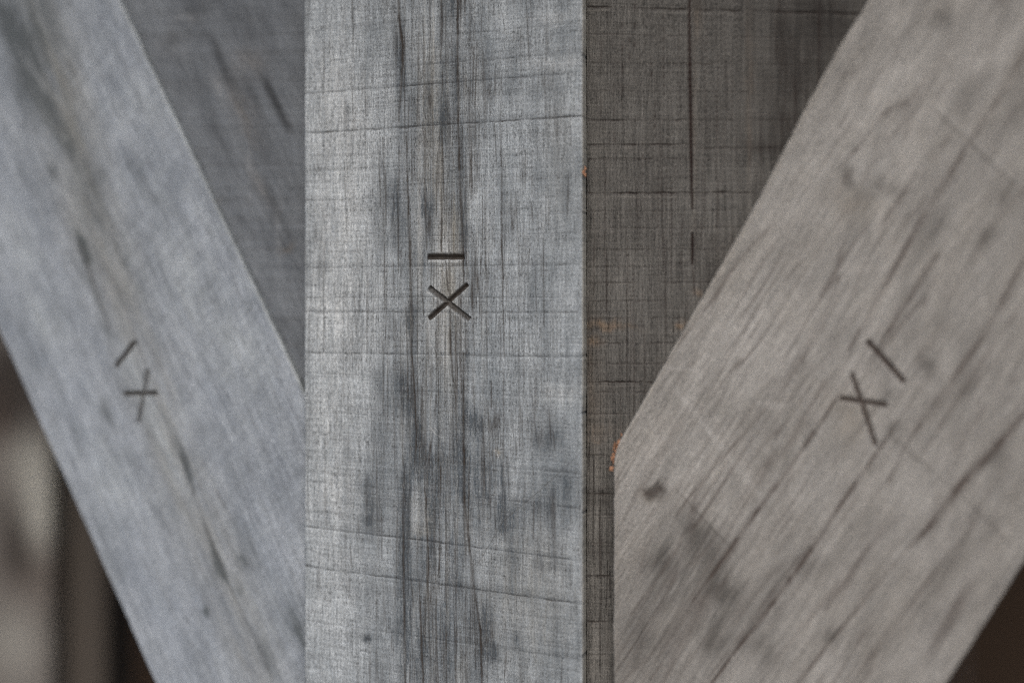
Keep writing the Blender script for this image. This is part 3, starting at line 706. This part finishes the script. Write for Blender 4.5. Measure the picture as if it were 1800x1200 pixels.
# ------------------------------------------------------------------ far behind: a pale post and the dark wall
F_bg = Face(0.20, 0.0)
bx1 = F_bg.mm(90, 900)[0]
def paint_bg(X, Y, A, V, D):
    f = F_bg; k = 1.0
    def b(x, y, w, h, s):
        c = f.mm(x, y); return blob(X, Y, c, w * .46, h * .46, 0) * s
    stain_shade = b(25, 960, 24, 60, 1.1) + b(10, 690, 80, 80, 1.0) + b(60, 1010, 26, 40, .35) + .25 * np.clip(fbm(X / 30, Y / 60, 131, 3), 0, 1) + b(60, 640, 60, 60, .6) + b(0, 900, 26, 40, .25)
    pale = b(70, 880, 34, 90, 1.0) + b(45, 800, 40, 50, .5) + b(20, 1130, 60, 70, .35)
    warm = b(5, 720, 26, 60, .9) + b(70, 1000, 60, 60, .4)
    return dict(stain_shade=np.clip(stain_shade, 0, .9), warm=warm, pale=np.clip(pale, 0, .8), crack=X * 0, tone=X * 0, h=X * 0)
mat_bg = wood('old_pale_grey', (.165, .155, .145), (.105, .096, .088), (.030, .025, .022), (.11, .075, .06), (.36, .36, .33), (.03, .03, .03))
bg, _ = timber('rear_post', F_bg, lambda y: np.full_like(y, bx1 - 190), lambda y: np.full_like(y, bx1), -1000, 1449, 45, 4.0, paint_bg, mat_bg, rad=4, seed=52, jag=1.0)
tag(bg, 'blurred mottled pale post standing far behind the left brace', 'post')

def wall_mat():
    m = bpy.data.materials.new('dark_tarred_boards'); m.use_nodes = True
    N, L = m.node_tree.nodes, m.node_tree.links
    tc = N.new('ShaderNodeTexCoord'); mp = N.new('ShaderNodeMapping'); mp.inputs['Scale'].default_value = (14, 14, .9)
    n = N.new('ShaderNodeTexNoise'); n.inputs['Scale'].default_value = 1; n.inputs['Detail'].default_value = 6
    r = N.new('ShaderNodeValToRGB')
    r.color_ramp.elements[0].position = .3; r.color_ramp.elements[0].color = (.034, .020, .013, 1)
    r.color_ramp.elements[1].position = .75; r.color_ramp.elements[1].color = (.060, .040, .026, 1)
    L.new(tc.outputs['Object'], mp.inputs[0]); L.new(mp.outputs[0], n.inputs['Vector']); L.new(n.outputs['Fac'], r.inputs[0])
    L.new(r.outputs[0], N['Principled BSDF'].inputs['Base Color']); N['Principled BSDF'].inputs['Roughness'].default_value = .8
    N['Principled BSDF'].inputs['Specular IOR Level'].default_value = .2
    return m
def boxes(name, bl, mat):
    V, Q = [], []
    for x0, x1, y0, y1, z0, z1 in bl:
        b = len(V)
        V += [(x0, y0, z0), (x1, y0, z0), (x1, y1, z0), (x0, y1, z0), (x0, y0, z1), (x1, y0, z1), (x1, y1, z1), (x0, y1, z1)]
        Q += [[b + i for i in q] for q in ((0, 3, 2, 1), (4, 5, 6, 7), (0, 1, 5, 4), (1, 2, 6, 5), (2, 3, 7, 6), (3, 0, 4, 7))]
    o = link_mesh(name, np.array(V), (np.array(Q), []), mat, {})
    o.data.polygons.foreach_set('use_smooth', np.zeros(len(Q), bool))
    return o
rng = np.random.RandomState(8)
bl = []; x = -3.2
while x < 3.2:
    wd = rng.uniform(.16, .22)
    bl.append((x, x + wd - .006, 1.25 + rng.uniform(-.008, .008), 1.30, 0.0, 2.6)); x += wd
wall = boxes('board_wall', bl, wall_mat())
tag(wall, 'dark brown upright-board wall in deep blur behind the timber frame', 'wall')
# grey upright beside the rear post, further back
F_b2 = Face(0.225, 0.0)
c0, c1 = F_b2.mm(50, 900)[0] / 1000, F_b2.mm(186, 900)[0] / 1000
m2 = bpy.data.materials.new('dull_grey_brown'); m2.use_nodes = True
_n = m2.node_tree.nodes; _l = m2.node_tree.links
_t = _n.new('ShaderNodeTexNoise'); _t.inputs['Scale'].default_value = 9
_r = _n.new('ShaderNodeValToRGB'); _r.color_ramp.elements[0].color = (.046, .038, .031, 1); _r.color_ramp.elements[1].color = (.066, .056, .047, 1)
_l.new(_t.outputs['Fac'], _r.inputs[0]); _l.new(_r.outputs[0], _n['Principled BSDF'].inputs['Base Color']); _n['Principled BSDF'].inputs['Roughness'].default_value = .85
stud = boxes('wall_stud', [(bx1 / 1000 + .002, c1, .225, .30, 0, 2.6)], m2)
bv = stud.modifiers.new('bevel', 'BEVEL'); bv.width = .004; bv.segments = 2
tag(stud, 'dull dark grey-brown upright stud right beside the blurred pale rear post', 'stud')

gm = bpy.data.materials.new('packed_earth'); gm.use_nodes = True
_n = gm.node_tree.nodes; _l = gm.node_tree.links
_t = _n.new('ShaderNodeTexNoise'); _t.inputs['Scale'].default_value = 6; _t.inputs['Detail'].default_value = 8
_r = _n.new('ShaderNodeValToRGB'); _r.color_ramp.elements[0].color = (.06, .05, .04, 1); _r.color_ramp.elements[1].color = (.15, .13, .11, 1)
_c = _n.new('ShaderNodeTexCoord'); _l.new(_c.outputs['Object'], _t.inputs['Vector']); _l.new(_t.outputs['Fac'], _r.inputs[0])
_l.new(_r.outputs[0], _n['Principled BSDF'].inputs['Base Color']); _n['Principled BSDF'].inputs['Roughness'].default_value = .95
gx = np.linspace(-8, 8, 41); GX, GY = np.meshgrid(gx, gx)
GZ = -0.004 + 0.003 * fbm(GX, GY, 7, 3)
gv = np.stack([GX, GY, GZ], -1).reshape(-1, 3)
i = np.arange(40)[:, None] * 41; j = np.arange(40)[None, :]
gq = np.stack([i + j, i + j + 1, i + j + 42, i + j + 41], -1).reshape(-1, 4)
ground = link_mesh('ground', gv, (gq, []), gm, {})
tag(ground, kind='structure')

# eave over the frame, unseen, added to block light from above
ev = boxes('shade_hood_boards', [(-2.2 + k * .2, -2.2 + k * .2 + .195, -1.0, 1.32, 2.62, 2.645) for k in range(22)], wall_mat())
tag(ev, 'dark boarded eave over the timber frame, unseen, added to shade it', 'shade_hood')
